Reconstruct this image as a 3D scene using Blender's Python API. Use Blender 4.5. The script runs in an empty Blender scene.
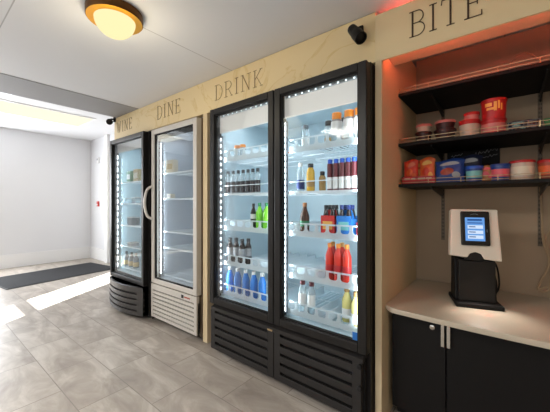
import bpy, bmesh, math, random
from mathutils import Vector, Matrix
random.seed(7)
C = bpy.context.scene.collection
PI = math.pi
D = 1.6                       # distance from the camera to the sign boards over the coolers
H = 1.192                     # eye height
YAW = math.radians(38.4); F = 292.6
SN, CS = math.sin(YAW), math.cos(YAW)

def ratio(px):
    r = px - 275.0
    return (-SN*F + CS*r) / (CS*F + SN*r)
def XP(px, y): return ratio(px) * y                    # where a sight line meets the depth y
def lin(c):
    c /= 255.0
    return c/12.92 if c <= 0.04045 else ((c+0.055)/1.055)**2.4
def rgb(r, g, b): return (lin(r), lin(g), lin(b), 1.0)

# ------------------------------------------------------------------ materials
def new_mat(name):
    m = bpy.data.materials.new(name); m.use_nodes = True
    nt = m.node_tree
    return m, nt, nt.nodes['Principled BSDF']
def mat(name, col, rough=0.5, metal=0.0, vary=0.06, scale=30.0, bump=0.0, spec=0.5, emit=None, estr=0.0, coat=0.0):
    m, nt, p = new_mat(name)
    N, L = nt.nodes, nt.links
    tc = N.new('ShaderNodeTexCoord'); nz = N.new('ShaderNodeTexNoise')
    nz.inputs['Scale'].default_value = scale; nz.inputs['Detail'].default_value = 4
    L.new(tc.outputs['Object'], nz.inputs['Vector'])
    mx = N.new('ShaderNodeMix'); mx.data_type = 'RGBA'
    mx.inputs['A'].default_value = tuple(max(0, c*(1-vary)) for c in col[:3]) + (1,)
    mx.inputs['B'].default_value = tuple(min(1, c*(1+vary)) for c in col[:3]) + (1,)
    L.new(nz.outputs['Fac'], mx.inputs['Factor'])
    L.new(mx.outputs['Result'], p.inputs['Base Color'])
    p.inputs['Roughness'].default_value = rough; p.inputs['Metallic'].default_value = metal
    p.inputs['Specular IOR Level'].default_value = spec
    p.inputs['Coat Weight'].default_value = coat
    if bump:
        b = N.new('ShaderNodeBump'); b.inputs['Strength'].default_value = bump; b.inputs['Distance'].default_value = 0.01
        L.new(nz.outputs['Fac'], b.inputs['Height']); L.new(b.outputs['Normal'], p.inputs['Normal'])
    if emit:
        p.inputs['Emission Color'].default_value = emit; p.inputs['Emission Strength'].default_value = estr
    return m
def emission(name, col, s):
    m = bpy.data.materials.new(name); m.use_nodes = True
    nt = m.node_tree; nt.nodes.clear()
    e = nt.nodes.new('ShaderNodeEmission'); o = nt.nodes.new('ShaderNodeOutputMaterial')
    e.inputs['Color'].default_value = col; e.inputs['Strength'].default_value = s
    nt.links.new(e.outputs[0], o.inputs[0]); return m
def clear(name, col, refl=1.0, solid=0.0, scol=None, rough=0.03):
    """see-through sheet: transparent + fresnel gloss (+ a share of diffuse body)"""
    m = bpy.data.materials.new(name); m.use_nodes = True
    nt = m.node_tree; nt.nodes.clear(); N, L = nt.nodes, nt.links
    t = N.new('ShaderNodeBsdfTransparent'); t.inputs['Color'].default_value = col
    g = N.new('ShaderNodeBsdfGlossy'); g.inputs['Roughness'].default_value = rough
    f = N.new('ShaderNodeFresnel'); f.inputs['IOR'].default_value = 1.35
    mu = N.new('ShaderNodeMath'); mu.operation = 'MULTIPLY'; mu.inputs[1].default_value = refl
    L.new(f.outputs[0], mu.inputs[0])
    mx = N.new('ShaderNodeMixShader'); L.new(mu.outputs[0], mx.inputs[0])
    src = t.outputs[0]
    if solid > 0:
        d = N.new('ShaderNodeBsdfDiffuse'); d.inputs['Color'].default_value = scol or col
        tr = N.new('ShaderNodeBsdfTranslucent'); tr.inputs['Color'].default_value = scol or col
        m1 = N.new('ShaderNodeMixShader'); m1.inputs[0].default_value = 0.5
        L.new(d.outputs[0], m1.inputs[1]); L.new(tr.outputs[0], m1.inputs[2])
        m2 = N.new('ShaderNodeMixShader'); m2.inputs[0].default_value = solid
        L.new(t.outputs[0], m2.inputs[1]); L.new(m1.outputs[0], m2.inputs[2]); src = m2.outputs[0]
    L.new(src, mx.inputs[1]); L.new(g.outputs[0], mx.inputs[2])
    o = N.new('ShaderNodeOutputMaterial'); L.new(mx.outputs[0], o.inputs[0])
    return m

def dotted_led(name, axis, step, duty, s):
    m, nt, p = new_mat(name); N, L = nt.nodes, nt.links
    tc = N.new('ShaderNodeTexCoord'); sx = N.new('ShaderNodeSeparateXYZ'); L.new(tc.outputs['Object'], sx.inputs[0])
    d = N.new('ShaderNodeMath'); d.operation = 'DIVIDE'; d.inputs[1].default_value = step; L.new(sx.outputs[axis], d.inputs[0])
    fr = N.new('ShaderNodeMath'); fr.operation = 'FRACT'; L.new(d.outputs[0], fr.inputs[0])
    lt = N.new('ShaderNodeMath'); lt.operation = 'LESS_THAN'; lt.inputs[1].default_value = duty; L.new(fr.outputs[0], lt.inputs[0])
    mu = N.new('ShaderNodeMath'); mu.operation = 'MULTIPLY'; mu.inputs[1].default_value = s; L.new(lt.outputs[0], mu.inputs[0])
    p.inputs['Base Color'].default_value = rgb(190, 198, 204); p.inputs['Emission Color'].default_value = (0.86, 0.95, 1, 1)
    L.new(mu.outputs[0], p.inputs['Emission Strength']); return m

def floor_mat():
    m, nt, p = new_mat('floor_tile'); N, L = nt.nodes, nt.links
    tc = N.new('ShaderNodeTexCoord')
    mp = N.new('ShaderNodeMapping'); mp.inputs['Location'].default_value = (-0.06, -0.0356, 0)
    L.new(tc.outputs['Object'], mp.inputs['Vector'])
    br = N.new('ShaderNodeTexBrick'); br.offset = 0.5; br.offset_frequency = 2
    br.inputs['Scale'].default_value = 1.0; br.inputs['Brick Width'].default_value = 0.572; br.inputs['Row Height'].default_value = 0.291
    br.inputs['Mortar Size'].default_value = 0.0032; br.inputs['Mortar Smooth'].default_value = 0.3
    br.inputs['Bias'].default_value = 0
    br.inputs['Color1'].default_value = (0.46, 0.46, 0.46, 1); br.inputs['Color2'].default_value = (0.54, 0.54, 0.54, 1)
    br.inputs['Mortar'].default_value = (0.5, 0.5, 0.5, 1)
    L.new(mp.outputs[0], br.inputs['Vector'])
    # stone figure: warped noise, shifted per tile
    add = N.new('ShaderNodeVectorMath'); add.operation = 'MULTIPLY_ADD'; add.inputs[1].default_value = (9, 9, 9)
    L.new(br.outputs['Color'], add.inputs[0]); L.new(tc.outputs['Object'], add.inputs[2])
    n1 = N.new('ShaderNodeTexNoise'); n1.inputs['Scale'].default_value = 2.2; n1.inputs['Detail'].default_value = 10
    n1.inputs['Roughness'].default_value = 0.62; n1.inputs['Distortion'].default_value = 0.9
    mp2 = N.new('ShaderNodeMapping'); mp2.inputs['Rotation'].default_value = (0, 0, 0.6); mp2.inputs['Scale'].default_value = (1.0, 2.6, 1)
    L.new(add.outputs[0], mp2.inputs['Vector']); L.new(mp2.outputs[0], n1.inputs['Vector'])
    r = N.new('ShaderNodeValToRGB')
    r.color_ramp.elements[0].position = 0.28; r.color_ramp.elements[0].color = rgb(140, 131, 122)
    r.color_ramp.elements[1].position = 0.70; r.color_ramp.elements[1].color = rgb(196, 189, 180)
    e = r.color_ramp.elements.new(0.5); e.color = rgb(167, 158, 148)
    L.new(n1.outputs['Fac'], r.inputs[0])
    mx = N.new('ShaderNodeMix'); mx.data_type = 'RGBA'; mx.inputs['B'].default_value = rgb(104, 97, 90)
    L.new(r.outputs[0], mx.inputs['A'])
    mf = N.new('ShaderNodeMath'); mf.operation = 'MULTIPLY'; mf.inputs[1].default_value = 0.62
    L.new(br.outputs['Fac'], mf.inputs[0]); L.new(mf.outputs[0], mx.inputs['Factor'])
    L.new(mx.outputs['Result'], p.inputs['Base Color'])
    p.inputs['Roughness'].default_value = 0.42; p.inputs['Specular IOR Level'].default_value = 0.35
    return m

def ceiling_mat():
    m, nt, p = new_mat('ceiling_board'); N, L = nt.nodes, nt.links
    tc = N.new('ShaderNodeTexCoord')
    mp = N.new('ShaderNodeMapping'); mp.inputs['Location'].default_value = (1.71, -0.35, 0)
    L.new(tc.outputs['Object'], mp.inputs['Vector'])
    br = N.new('ShaderNodeTexBrick'); br.offset = 0.0
    br.inputs['Scale'].default_value = 1.0; br.inputs['Brick Width'].default_value = 1.7; br.inputs['Row Height'].default_value = 3.0
    br.inputs['Mortar Size'].default_value = 0.004; br.inputs['Mortar Smooth'].default_value = 0.5
    br.inputs['Color1'].default_value = rgb(224, 225, 228); br.inputs['Color2'].default_value = rgb(218, 219, 222)
    br.inputs['Mortar'].default_value = rgb(176, 176, 178)
    L.new(mp.outputs[0], br.inputs['Vector'])
    L.new(br.outputs['Color'], p.inputs['Base Color']); p.inputs['Roughness'].default_value = 0.7
    return m

def cream_mat():
    m, nt, p = new_mat('cream_veined_board'); N, L = nt.nodes, nt.links
    tc = N.new('ShaderNodeTexCoord')
    n1 = N.new('ShaderNodeTexNoise'); n1.inputs['Scale'].default_value = 2.2; n1.inputs['Detail'].default_value = 5; n1.inputs['Distortion'].default_value = 1.6
    L.new(tc.outputs['Object'], n1.inputs['Vector'])
    r = N.new('ShaderNodeValToRGB'); cr = r.color_ramp
    base = rgb(234, 212, 164)
    cr.elements[0].position = 0.0; cr.elements[0].color = base
    cr.elements[1].position = 1.0; cr.elements[1].color = rgb(232, 214, 176)
    for pos, c in ((0.535, base), (0.548, rgb(229, 205, 152)), (0.556, rgb(222, 196, 138)), (0.575, rgb(233, 210, 160))):
        e = cr.elements.new(pos); e.color = c
    L.new(n1.outputs['Fac'], r.inputs[0]); L.new(r.outputs[0], p.inputs['Base Color'])
    p.inputs['Roughness'].default_value = 0.55
    return m

M = {}
M['floor'] = floor_mat(); M['ceiling'] = ceiling_mat(); M['cream'] = cream_mat()
M['cream_plain'] = mat('cream_board', rgb(232, 212, 168), 0.55, vary=0.03, scale=5)
M['white_wall'] = mat('white_wall_paint', rgb(226, 227, 230), 0.7, vary=0.015, scale=3)
M['grey_strip'] = mat('grey_ceiling_strip', rgb(150, 150, 152), 0.7, vary=0.02, scale=3)  # ceiling strip in one even grey, darker than the boards beside it
M['trim_white'] = mat('white_trim_paint', rgb(236, 236, 236), 0.5, vary=0.01)
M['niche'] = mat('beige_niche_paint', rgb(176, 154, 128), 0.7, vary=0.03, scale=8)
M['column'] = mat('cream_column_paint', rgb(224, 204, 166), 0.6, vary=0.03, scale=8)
M['letter'] = mat('brown_letter', rgb(70, 48, 28), 0.6)
M['letter_thin'] = mat('light_brown_letter', rgb(136, 108, 70), 0.6)
M['black'] = mat('black_satin', rgb(25, 23, 22), 0.4, vary=0.1, spec=0.35)
M['black_matte'] = mat('black_matte', rgb(19, 17, 16), 0.6, vary=0.12, spec=0.25)
M['grille'] = mat('charcoal_plastic', rgb(38, 36, 35), 0.45, vary=0.1, spec=0.4)
M['grille_grey'] = mat('dark_grey_plastic', rgb(66, 64, 63), 0.42, vary=0.1)
M['slot'] = mat('dark_slot', rgb(12, 11, 11), 0.8)
M['silver'] = mat('silver_white_metal', rgb(205, 200, 192), 0.38, metal=0.15, vary=0.04)
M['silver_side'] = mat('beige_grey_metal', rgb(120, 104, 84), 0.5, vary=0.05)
M['liner'] = mat('white_liner', rgb(192, 210, 218), 0.5, vary=0.02)
M['liner_grey'] = mat('pale_grey_liner', rgb(186, 196, 206), 0.5, vary=0.02)
M['shelf_white'] = mat('white_wire', rgb(225, 234, 238), 0.4, vary=0.02)
M['header_panel'] = mat('pale_panel', rgb(206, 202, 196), 0.4, vary=0.02)
M['header_glow'] = mat('glowing_panel', rgb(206, 202, 196), 0.4, vary=0.02, emit=rgb(214, 210, 204), estr=0.38)  # pale header panel with a weak emission set in its material
M['chrome'] = mat('chrome', rgb(205, 200, 190), 0.22, metal=1.0, vary=0.03)
M['rail'] = mat('brass_rail', rgb(205, 180, 140), 0.3, metal=0.8, vary=0.03)
M['gold'] = mat('brushed_gold', rgb(226, 160, 48), 0.32, metal=0.85, vary=0.08)
M['bronze'] = mat('dark_bronze', rgb(96, 62, 26), 0.4, metal=0.7)
M['counter'] = mat('beige_laminate', rgb(200, 188, 168), 0.42, vary=0.05, scale=60)
M['mat'] = mat('charcoal_mat_pile', rgb(32, 33, 36), 0.95, vary=0.25, scale=160, bump=0.6)
M['mat_edge'] = mat('black_rubber', rgb(24, 24, 26), 0.7)
M['glass'] = clear('door_glass', (0.95, 0.97, 0.98, 1), 0.3)
M['bin'] = clear('frosted_bin_plastic', (0.9, 0.95, 0.97, 1), 0.3, solid=0.85, scol=(0.90, 0.95, 0.97, 1), rough=0.2)
M['clear_bottle'] = clear('clear_bottle_plastic', (0.86, 0.92, 0.94, 1), 0.6, solid=0.35, scol=(0.8, 0.86, 0.88, 1), rough=0.1)
M['led_cool'] = emission('cool_led', (0.86, 0.95, 1.0, 1), 5.0)
M['led_dots'] = dotted_led('led_dots', 2, 0.05, 0.45, 4.0); M['led_fine'] = dotted_led('led_fine', 2, 0.04, 0.75, 4.0); M['led_far'] = dotted_led('led_far', 2, 0.075, 0.6, 4.0); M['led_row'] = dotted_led('led_row', 0, 0.05, 0.22, 1.6)
M['led_warm'] = emission('warm_diffuser', rgb(255, 244, 218), 0.85)
M['led_day'] = emission('daylight_diffuser', (0.95, 0.98, 1.0, 1), 1.2)
M['led_red'] = emission('red_led', (1.0, 0.16, 0.11, 1), 42.0)
M['led_red_soft'] = emission('soft_red_led', (1.0, 0.13, 0.09, 1), 22.0)
M['globe'] = emission('opal_globe', rgb(255, 240, 182), 0.80)
M['screen'] = emission('blue_white_screen', rgb(112, 168, 240), 0.66)
M['screen_dark'] = emission('blue_screen_text', rgb(60, 104, 176), 0.45)
M['screen_light'] = emission('white_screen_field', rgb(214, 232, 255), 0.72)
M['kiosk_white'] = mat('warm_white_plastic', rgb(232, 222, 206), 0.45, vary=0.02)
M['tan_cable'] = mat('tan_cable', rgb(176, 150, 118), 0.6)
M['chalk'] = mat('chalk_white', rgb(176, 176, 180), 0.9)

def solid(key, r, g, b, rough=0.4, **k):
    M[key] = mat(key + '_surface', rgb(r, g, b), rough, **k); return M[key]
solid('dark_cola', 36, 22, 20, 0.15); solid('brown_glass', 74, 42, 22, 0.15); solid('orange_cap', 232, 140, 44)
solid('blue_cap', 36, 88, 190); solid('maroon', 96, 30, 38); solid('yellow_juice', 218, 172, 58, 0.2); solid('green_soda', 120, 204, 44, 0.2)
solid('blue_liquid', 44, 122, 206, 0.2); solid('red_pack', 206, 42, 40); solid('red_bottle', 214, 52, 36, 0.25); solid('blue_pack', 40, 122, 204)
solid('white_label', 226, 226, 224); solid('grey_label', 160, 162, 166); solid('black_cap', 30, 30, 32); solid('pale_yellow', 216, 206, 130, 0.2)
solid('amber', 176, 140, 84, 0.2); solid('navy', 30, 52, 120); solid('green_box', 70, 130, 80); solid('cream_box', 222, 214, 192)
solid('sand_box', 196, 172, 118); solid('foil_red', 214, 66, 46, 0.3); solid('foil_orange', 222, 104, 54, 0.35); solid('foil_blue', 34, 66, 136, 0.3)
solid('foil_dark', 26, 32, 56, 0.35); solid('tub_red', 178, 32, 36); solid('tub_white', 200, 184, 168); solid('tub_brown', 156, 66, 44)
solid('bowl_pink', 196, 120, 116); solid('bowl_dark', 62, 26, 28); solid('gold_print', 232, 176, 84); solid('kraft', 166, 112, 66)
solid('green_pack', 40, 128, 82); solid('teal_print', 120, 190, 190); solid('pink_print', 214, 96, 110); solid('alarm_red', 200, 64, 56)
solid('sticker_blue', 38, 110, 190); solid('steel_grey', 110, 118, 124, 0.3)

# ------------------------------------------------------------------ mesh helpers
class MB:
    def __init__(s): s.v, s.f, s.m, s.mats = [], [], [], []
    def mi(s, m):
        if m not in s.mats: s.mats.append(m)
        return s.mats.index(m)
    def add(s, vs, fs, m):
        b = len(s.v); k = s.mi(m); s.v += [tuple(v) for v in vs]
        for f in fs: s.f.append(tuple(i+b for i in f)); s.m.append(k)
    def box(s, x0, x1, y0, y1, z0, z1, m, T=None):
        vs = [(x, y, z) for z in (z0, z1) for y in (y0, y1) for x in (x0, x1)]
        if T: vs = [T @ Vector(v) for v in vs]
        s.add(vs, [(0,2,3,1), (4,5,7,6), (0,1,5,4), (2,6,7,3), (0,4,6,2), (1,3,7,5)], m); return s
    def lathe(s, prof, m, n=20, c=(0,0,0), T=None, caps=True):
        vs, fs = [], []
        for r, z in prof:
            for k in range(n):
                a = 2*PI*k/n; vs.append(Vector((r*math.cos(a), r*math.sin(a), z)))
        for i in range(len(prof)-1):
            for k in range(n):
                k2 = (k+1) % n; fs.append((i*n+k, i*n+k2, (i+1)*n+k2, (i+1)*n+k))
        if caps:
            fs.append(tuple(reversed(range(n)))); fs.append(tuple((len(prof)-1)*n+k for k in range(n)))
        if T: vs = [T @ v for v in vs]
        s.add([v + Vector(c) for v in vs], fs, m); return s
    def tube(s, pts, r, m, n=8):
        pts = [Vector(p) for p in pts]; vs, fs = [], []
        up = Vector((0.123, 0.31, 0.94))
        for i, p in enumerate(pts):
            d = (pts[min(i+1, len(pts)-1)] - pts[max(i-1, 0)]).normalized()
            a = d.cross(up)
            if a.length < 1e-3: a = d.cross(Vector((1, 0, 0)))
            a.normalize(); b = d.cross(a)
            for k in range(n):
                t = 2*PI*k/n; vs.append(p + a*(r*math.cos(t)) + b*(r*math.sin(t)))
        for i in range(len(pts)-1):
            for k in range(n):
                k2 = (k+1) % n; fs.append((i*n+k, (i+1)*n+k, (i+1)*n+k2, i*n+k2))
        fs.append(tuple(range(n))); fs.append(tuple(reversed([(len(pts)-1)*n+k for k in range(n)])))
        s.add(vs, fs, m); return s
    def prism(s, poly, lo, hi, m, axis='z'):
        """poly in the two other axes, extruded along axis"""
        n = len(poly)
        def P(a, b, t): return {'z': (a, b, t), 'y': (a, t, b), 'x': (t, a, b)}[axis]
        vs = [P(a, b, lo) for a, b in poly] + [P(a, b, hi) for a, b in poly]
        fs = [tuple(reversed(range(n))), tuple(range(n, 2*n))] + [(i, (i+1) % n, n+(i+1) % n, n+i) for i in range(n)]
        s.add(vs, fs, m); return s
    def build(s, name, parent=None, smooth=False, bevel=0.0, loc=None, rz=0.0):
        me = bpy.data.meshes.new(name); me.from_pydata(s.v, [], s.f)
        for m in s.mats: me.materials.append(m)
        me.polygons.foreach_set('material_index', s.m)
        bm = bmesh.new(); bm.from_mesh(me); bmesh.ops.recalc_face_normals(bm, faces=bm.faces); bm.to_mesh(me); bm.free()
        if smooth:
            for p in me.polygons: p.use_smooth = True
            try: me.set_sharp_from_angle(angle=math.radians(40))
            except Exception: pass
        o = bpy.data.objects.new(name, me); C.objects.link(o)
        if parent: o.parent = parent
        if loc: o.location = loc
        o.rotation_euler.z = rz
        if bevel:
            md = o.modifiers.new('bevel', 'BEVEL'); md.width = bevel; md.segments = 2; md.limit_method = 'ANGLE'
        return o
def smoothpath(pts, n=8):
    pts = [Vector(p) for p in pts]; out = []
    for i in range(len(pts)-1):
        p0, p1, p2, p3 = pts[max(i-1, 0)], pts[i], pts[i+1], pts[min(i+2, len(pts)-1)]
        for k in range(n):
            t = k/n
            out.append(0.5*((2*p1) + (p2-p0)*t + (2*p0-5*p1+4*p2-p3)*t*t + (3*p1-p0-3*p2+p3)*t**3))
    out.append(pts[-1]); return out
def tag(o, label, cat, group=None):
    o['label'] = label; o['category'] = cat
    if group: o['group'] = group
    return o
def struct(o): o['kind'] = 'structure'; return o
def thing(name, label, cat, loc=(0,0,0), rz=0.0, group=None):
    o = bpy.data.objects.new(name, None); o.empty_display_size = 0.1; C.objects.link(o)
    o.location = loc; o.rotation_euler.z = rz
    return tag(o, label, cat, group)
def dup(root, loc, rz, label, group=None):
    r = root.copy(); C.objects.link(r); r.location = loc; r.rotation_euler.z = rz; r['label'] = label
    if group: r['group'] = group
    for ch in list(root.children):
        c = ch.copy(); C.objects.link(c); c.parent = r
        for g in list(ch.children):
            d = g.copy(); C.objects.link(d); d.parent = c
    return r
def area(name, loc, size, power, rot, col=(1,1,1), shape='RECTANGLE'):
    l = bpy.data.lights.new(name, 'AREA'); l.shape = shape; l.size = size[0]
    if shape == 'RECTANGLE': l.size_y = size[1]
    l.energy = power; l.color = col
    o = bpy.data.objects.new(name, l); C.objects.link(o); o.location = loc; o.rotation_euler = rot
    return o

# ------------------------------------------------------------------ the setting
CZ = 2.25; FZ = 2.597; XF = -7.264; YB = 2.56; XR = 1.5; YR = -2.8
struct(MB().box(XF-0.3, XR+0.1, YR-0.1, YB+0.15, -0.08, 0.0, M['floor']).build('floor'))
struct(MB().box(-3.2, XR+0.1, YR-0.1, YB+0.1, CZ, CZ+0.45, M['ceiling']).build('ceiling'))
b = MB().box(-3.74, -3.2, YR-0.1, YB+0.1, CZ-0.004, CZ+0.45, M['grey_strip']); struct(b.build('trim_1'))
struct(MB().box(XF-0.1, -3.74, YR-0.1, YB+0.1, FZ, FZ+0.12, M['white_wall']).build('ceiling_far'))
b = MB(); wl = (0.06, 0.96)  # opening added out of view as a daylight source, clear of door reflections
b.box(XF-0.12, XF, YR-0.1, wl[0], 0, FZ, M['white_wall']); b.box(XF-0.12, XF, wl[1], YB+0.1, 0, FZ, M['white_wall'])
b.box(XF-0.12, XF, wl[0], wl[1], 0, 0.5, M['white_wall']); b.box(XF-0.12, XF, wl[0], wl[1], 2.2, FZ, M['white_wall']); struct(b.build('wall_left'))
b = MB()
for y in (wl[0], (wl[0]+wl[1])/2, wl[1]): b.box(XF-0.08, XF-0.02, y-0.025, y+0.025, 0.5, 2.2, M['trim_white'])
b.box(XF-0.08, XF-0.02, wl[0], wl[1], 0.5, 0.55, M['trim_white']); b.box(XF-0.08, XF-0.02, wl[0], wl[1], 2.15, 2.2, M['trim_white'])
w_ = struct(b.build('window_2')); MB().box(XF-0.055, XF-0.05, wl[0], wl[1], 0.55, 2.15, M['glass']).build('pane', w_)
# back wall with the entrance opening (hidden behind the coolers) that lets the sun in
dx0, dx1 = -5.70, -5.07
b = MB()
b.box(XF, dx0, YB, YB+0.1, 0, FZ+0.05, M['white_wall']); b.box(dx1, XR, YB, YB+0.1, 0, FZ+0.05, M['white_wall'])
b.box(dx0, dx1, YB, YB+0.1, 2.5, FZ+0.05, M['white_wall']); struct(b.build('wall_back'))
b = MB()
for x0, x1, z0, z1 in ((dx0, dx0+0.03, 0, 2.5), (dx1-0.03, dx1, 0, 2.5), (dx0, dx1, 2.05, 2.16), (dx0, dx1, 2.47, 2.5), (dx0, dx1, 0, 0.05)):
    b.box(x0, x1, YB+0.02, YB+0.08, z0, z1, M['trim_white'])
dr = struct(b.build('door_1'))
MB().box(dx0+0.03, dx1-0.03, YB+0.045, YB+0.05, 0.05, 2.47, M['glass']).build('pane', dr)
struct(MB().box(-6.44, -6.30, YB-0.05, YB+0.0, 0, FZ, M['trim_white']).build('trim_2', bevel=0.004))
def baseboard(name, x0, x1, y0, y1, lip):
    b = MB().box(x0, x1, y0, y1, 0, 0.235, M['trim_white'])
    b.box(x0-lip[0], x1+lip[1], y0-lip[2], y1, 0.235, 0.25, M['trim_white']); struct(b.build(name, bevel=0.003))
baseboard('baseboard_left', XF, XF+0.016, YR, YB, (0, 0.006, 0))
baseboard('baseboard_back', XF+0.016, -6.44, YB-0.016, YB, (0, 0, 0.006))
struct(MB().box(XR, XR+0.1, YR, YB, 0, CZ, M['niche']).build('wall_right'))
b = MB()    # unseen wall behind the photographer, its wide opening added to bring in daylight
wins = ((-1.5, 0.7),)
xs = [XF]
for a, c in wins: xs += [a, c]
xs.append(XR)
for i in range(0, len(xs), 2): b.box(xs[i], xs[i+1], YR-0.1, YR, 0, FZ, M['white_wall'])
for a, c in wins: b.box(a, c, YR-0.1, YR, 0, 0.5, M['white_wall']); b.box(a, c, YR-0.1, YR, 2.2, FZ, M['white_wall'])
struct(b.build('wall_rear'))
for i, (a, c) in enumerate(wins):
    b = MB(); w = (c-a)/3
    for k in range(4): b.box(a+k*w-0.025, a+k*w+0.025, YR-0.08, YR-0.02, 0.5, 2.2, M['trim_white'])
    b.box(a, c, YR-0.08, YR-0.02, 0.5, 0.55, M['trim_white']); b.box(a, c, YR-0.08, YR-0.02, 2.15, 2.2, M['trim_white'])
    w_ = struct(b.build('window_%d' % (i+1)))
    MB().box(a, c, YR-0.055, YR-0.05, 0.55, 2.15, M['glass']).build('pane', w_)

# niche shell and the column between coolers
NX, NYB = -0.527, 2.352
struct(MB().box(NX-0.012, NX, 1.6, NYB+0.02, 0, 2.20, M['column']).build('wall_niche_left'))
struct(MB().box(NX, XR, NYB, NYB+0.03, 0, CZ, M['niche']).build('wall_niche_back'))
struct(MB().box(-0.562, NX+0.0005, 1.585, 1.60, 0, 1.97, M['column']).box(-0.562, NX-0.012, 1.60, 2.3, 0, 1.97, M['column']).build('trim_3', bevel=0.002))
struct(MB().box(-2.066, -2.008, 1.60, 2.35, 0, 1.97, M['column']).build('trim_4', bevel=0.002))

# ------------------------------------------------------------------ lettering
def arc(cx, cy, rx, ry, a0, a1, n=14):
    return [(cx+rx*math.cos(math.radians(a0+(a1-a0)*k/n)), cy+ry*math.sin(math.radians(a0+(a1-a0)*k/n))) for k in range(n+1)]
SERIF = lambda x, y, w=0.13: ([(x-w, y), (x+w, y)], 0)
GL = {  # strokes as (polyline, 1 = heavy stem / 0 = hairline), on a box 0..1 tall
 'D': (0.66, [([(0.12, 0), (0.12, 1)], 1), ([(0, 0), (0.3, 0)], 0), ([(0, 1), (0.3, 1)], 0), ([(0.28, 1)] + arc(0.28, 0.5, 0.38, 0.5, 90, -90), 0)]),
 'R': (0.66, [([(0.12, 0), (0.12, 1)], 1), SERIF(0.12, 0), ([(0, 1), (0.3, 1)], 0), (arc(0.3, 0.74, 0.28, 0.26, 90, -90), 0), ([(0.3, 0.48), (0.12, 0.48)], 0), ([(0.34, 0.48), (0.62, 0)], 0), SERIF(0.62, 0, 0.07)]),
 'I': (0.30, [([(0.15, 0), (0.15, 1)], 1), SERIF(0.15, 0), SERIF(0.15, 1)]),
 'N': (0.72, [([(0.12, 0), (0.12, 1)], 0), ([(0.12, 1), (0.62, 0)], 1), ([(0.62, 0), (0.62, 1)], 0), SERIF(0.12, 0), SERIF(0.08, 1, 0.1), SERIF(0.62, 1)]),
 'K': (0.66, [([(0.12, 0), (0.12, 1)], 1), SERIF(0.12, 0), SERIF(0.12, 1), ([(0.12, 0.42), (0.56, 1)], 0), ([(0.26, 0.58), (0.6, 0)], 0), SERIF(0.56, 1, 0.09), SERIF(0.6, 0, 0.09)]),
 'E': (0.60, [([(0.12, 0), (0.12, 1)], 1), ([(0, 0), (0.56, 0), (0.56, 0.16)], 0), ([(0, 1), (0.54, 1), (0.54, 0.85)], 0), ([(0.12, 0.52), (0.42, 0.52)], 0), ([(0.42, 0.6), (0.42, 0.44)], 0)]),
 'W': (0.96, [([(0.1, 1), (0.3, 0)], 1), ([(0.3, 0), (0.48, 0.9)], 0), ([(0.48, 0.9), (0.66, 0)], 1), ([(0.66, 0), (0.86, 1)], 0), SERIF(0.1, 1, 0.1), SERIF(0.86, 1, 0.1)]),
 'B': (0.62, [([(0.12, 0), (0.12, 1)], 1), ([(0, 0), (0.32, 0)], 0), ([(0, 1), (0.32, 1)], 0), (arc(0.32, 0.76, 0.23, 0.24, 90, -90), 0), ([(0.12, 0.52), (0.32, 0.52)], 0), (arc(0.32, 0.26, 0.28, 0.26, 90, -90), 0)]),
 'T': (0.66, [([(0.33, 0), (0.33, 1)], 1), SERIF(0.33, 0), ([(0.0, 0.84), (0.02, 1), (0.64, 1), (0.66, 0.84)], 0)]),
}
def letter(ch, x, z, h, w, yfront, parent, m, heavy, hair):
    """x, z: lower left in the parent's frame; w: letter width"""
    gw, strokes = GL[ch]; sx = w/gw; b = MB()
    for pl, k in strokes:
        t = (heavy if k else hair)/2
        for (a0, b0), (a1, b1) in zip(pl[:-1], pl[1:]):
            p, q = Vector((a0*sx, b0*h)), Vector((a1*sx, b1*h)); d = (q-p)
            if d.length < 1e-6: continue
            d.normalize(); n = Vector((-d.y, d.x))*t; e = d*t*0.6
            poly = [p-n-e, q-n+e, q+n+e, p+n-e]
            b.prism([(x+v.x, z+v.y) for v in poly], yfront-0.0025, yfront+0.001, m, 'y')
    return b.build('letter_' + ch.lower(), parent)
def word(txt, x0, x1, z, h, y, parent, m, heavy, hair, gap=0.22):
    ws = [GL[c][0] for c in txt]; tot = sum(ws) + gap*(len(txt)-1); k = (x1-x0)/tot; x = x0
    for c, w in zip(txt, ws):
        letter(c, x, z, h, w*k, y, parent, m, heavy, hair); x += (w+gap)*k

fa = thing('sign_fascia', 'long cream veined fascia board with thin brown lettering above the glass door coolers', 'sign board', (-2.18, 1.6, 1.97))
MB().box(-1.62, 1.615, 0, 0.05, 0, 0.276, M['cream']).build('board', fa, bevel=0.002)
MB().box(-1.62, -1.602, 0.05, 0.75, 0, 0.27, M['cream']).build('end_panel', fa)
word('WINE', -3.73+2.18, -3.35+2.18, 0.085, 0.125, 0, fa, M['letter_thin'], 0.0065, 0.003)
word('DINE', -2.81+2.18, -2.40+2.18, 0.085, 0.13, 0, fa, M['letter_thin'], 0.008, 0.0036)
word('DRINK', -1.905+2.18, -1.385+2.18, 0.082, 0.122, 0, fa, M['letter_thin'], 0.0065, 0.003)
hd = thing('sign_header', 'cream header board reading BITE over the snack niche', 'sign board', (0.3, 1.585, 1.967))
MB().box(-0.862, 1.19, 0, 0.014, -0.004, 0.25, M['cream_plain']).build('board', hd, bevel=0.002)
MB().box(-0.826, 1.19, 0.014, 0.215, 0.045, 0.236, M['column']).build('soffit_box', hd)
MB().box(-0.826, 1.19, 0.014, 0.029, 0.004, 0.007, M['column']).box(-0.826, 1.19, 0.027, 0.030, 0.007, 0.0095, M['column']).build('led_channel', hd)
word('BITE', -0.386-0.3, -0.083-0.3, 0.066, 0.125, 0, hd, M['letter'], 0.008, 0.0042, gap=0.16)

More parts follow.
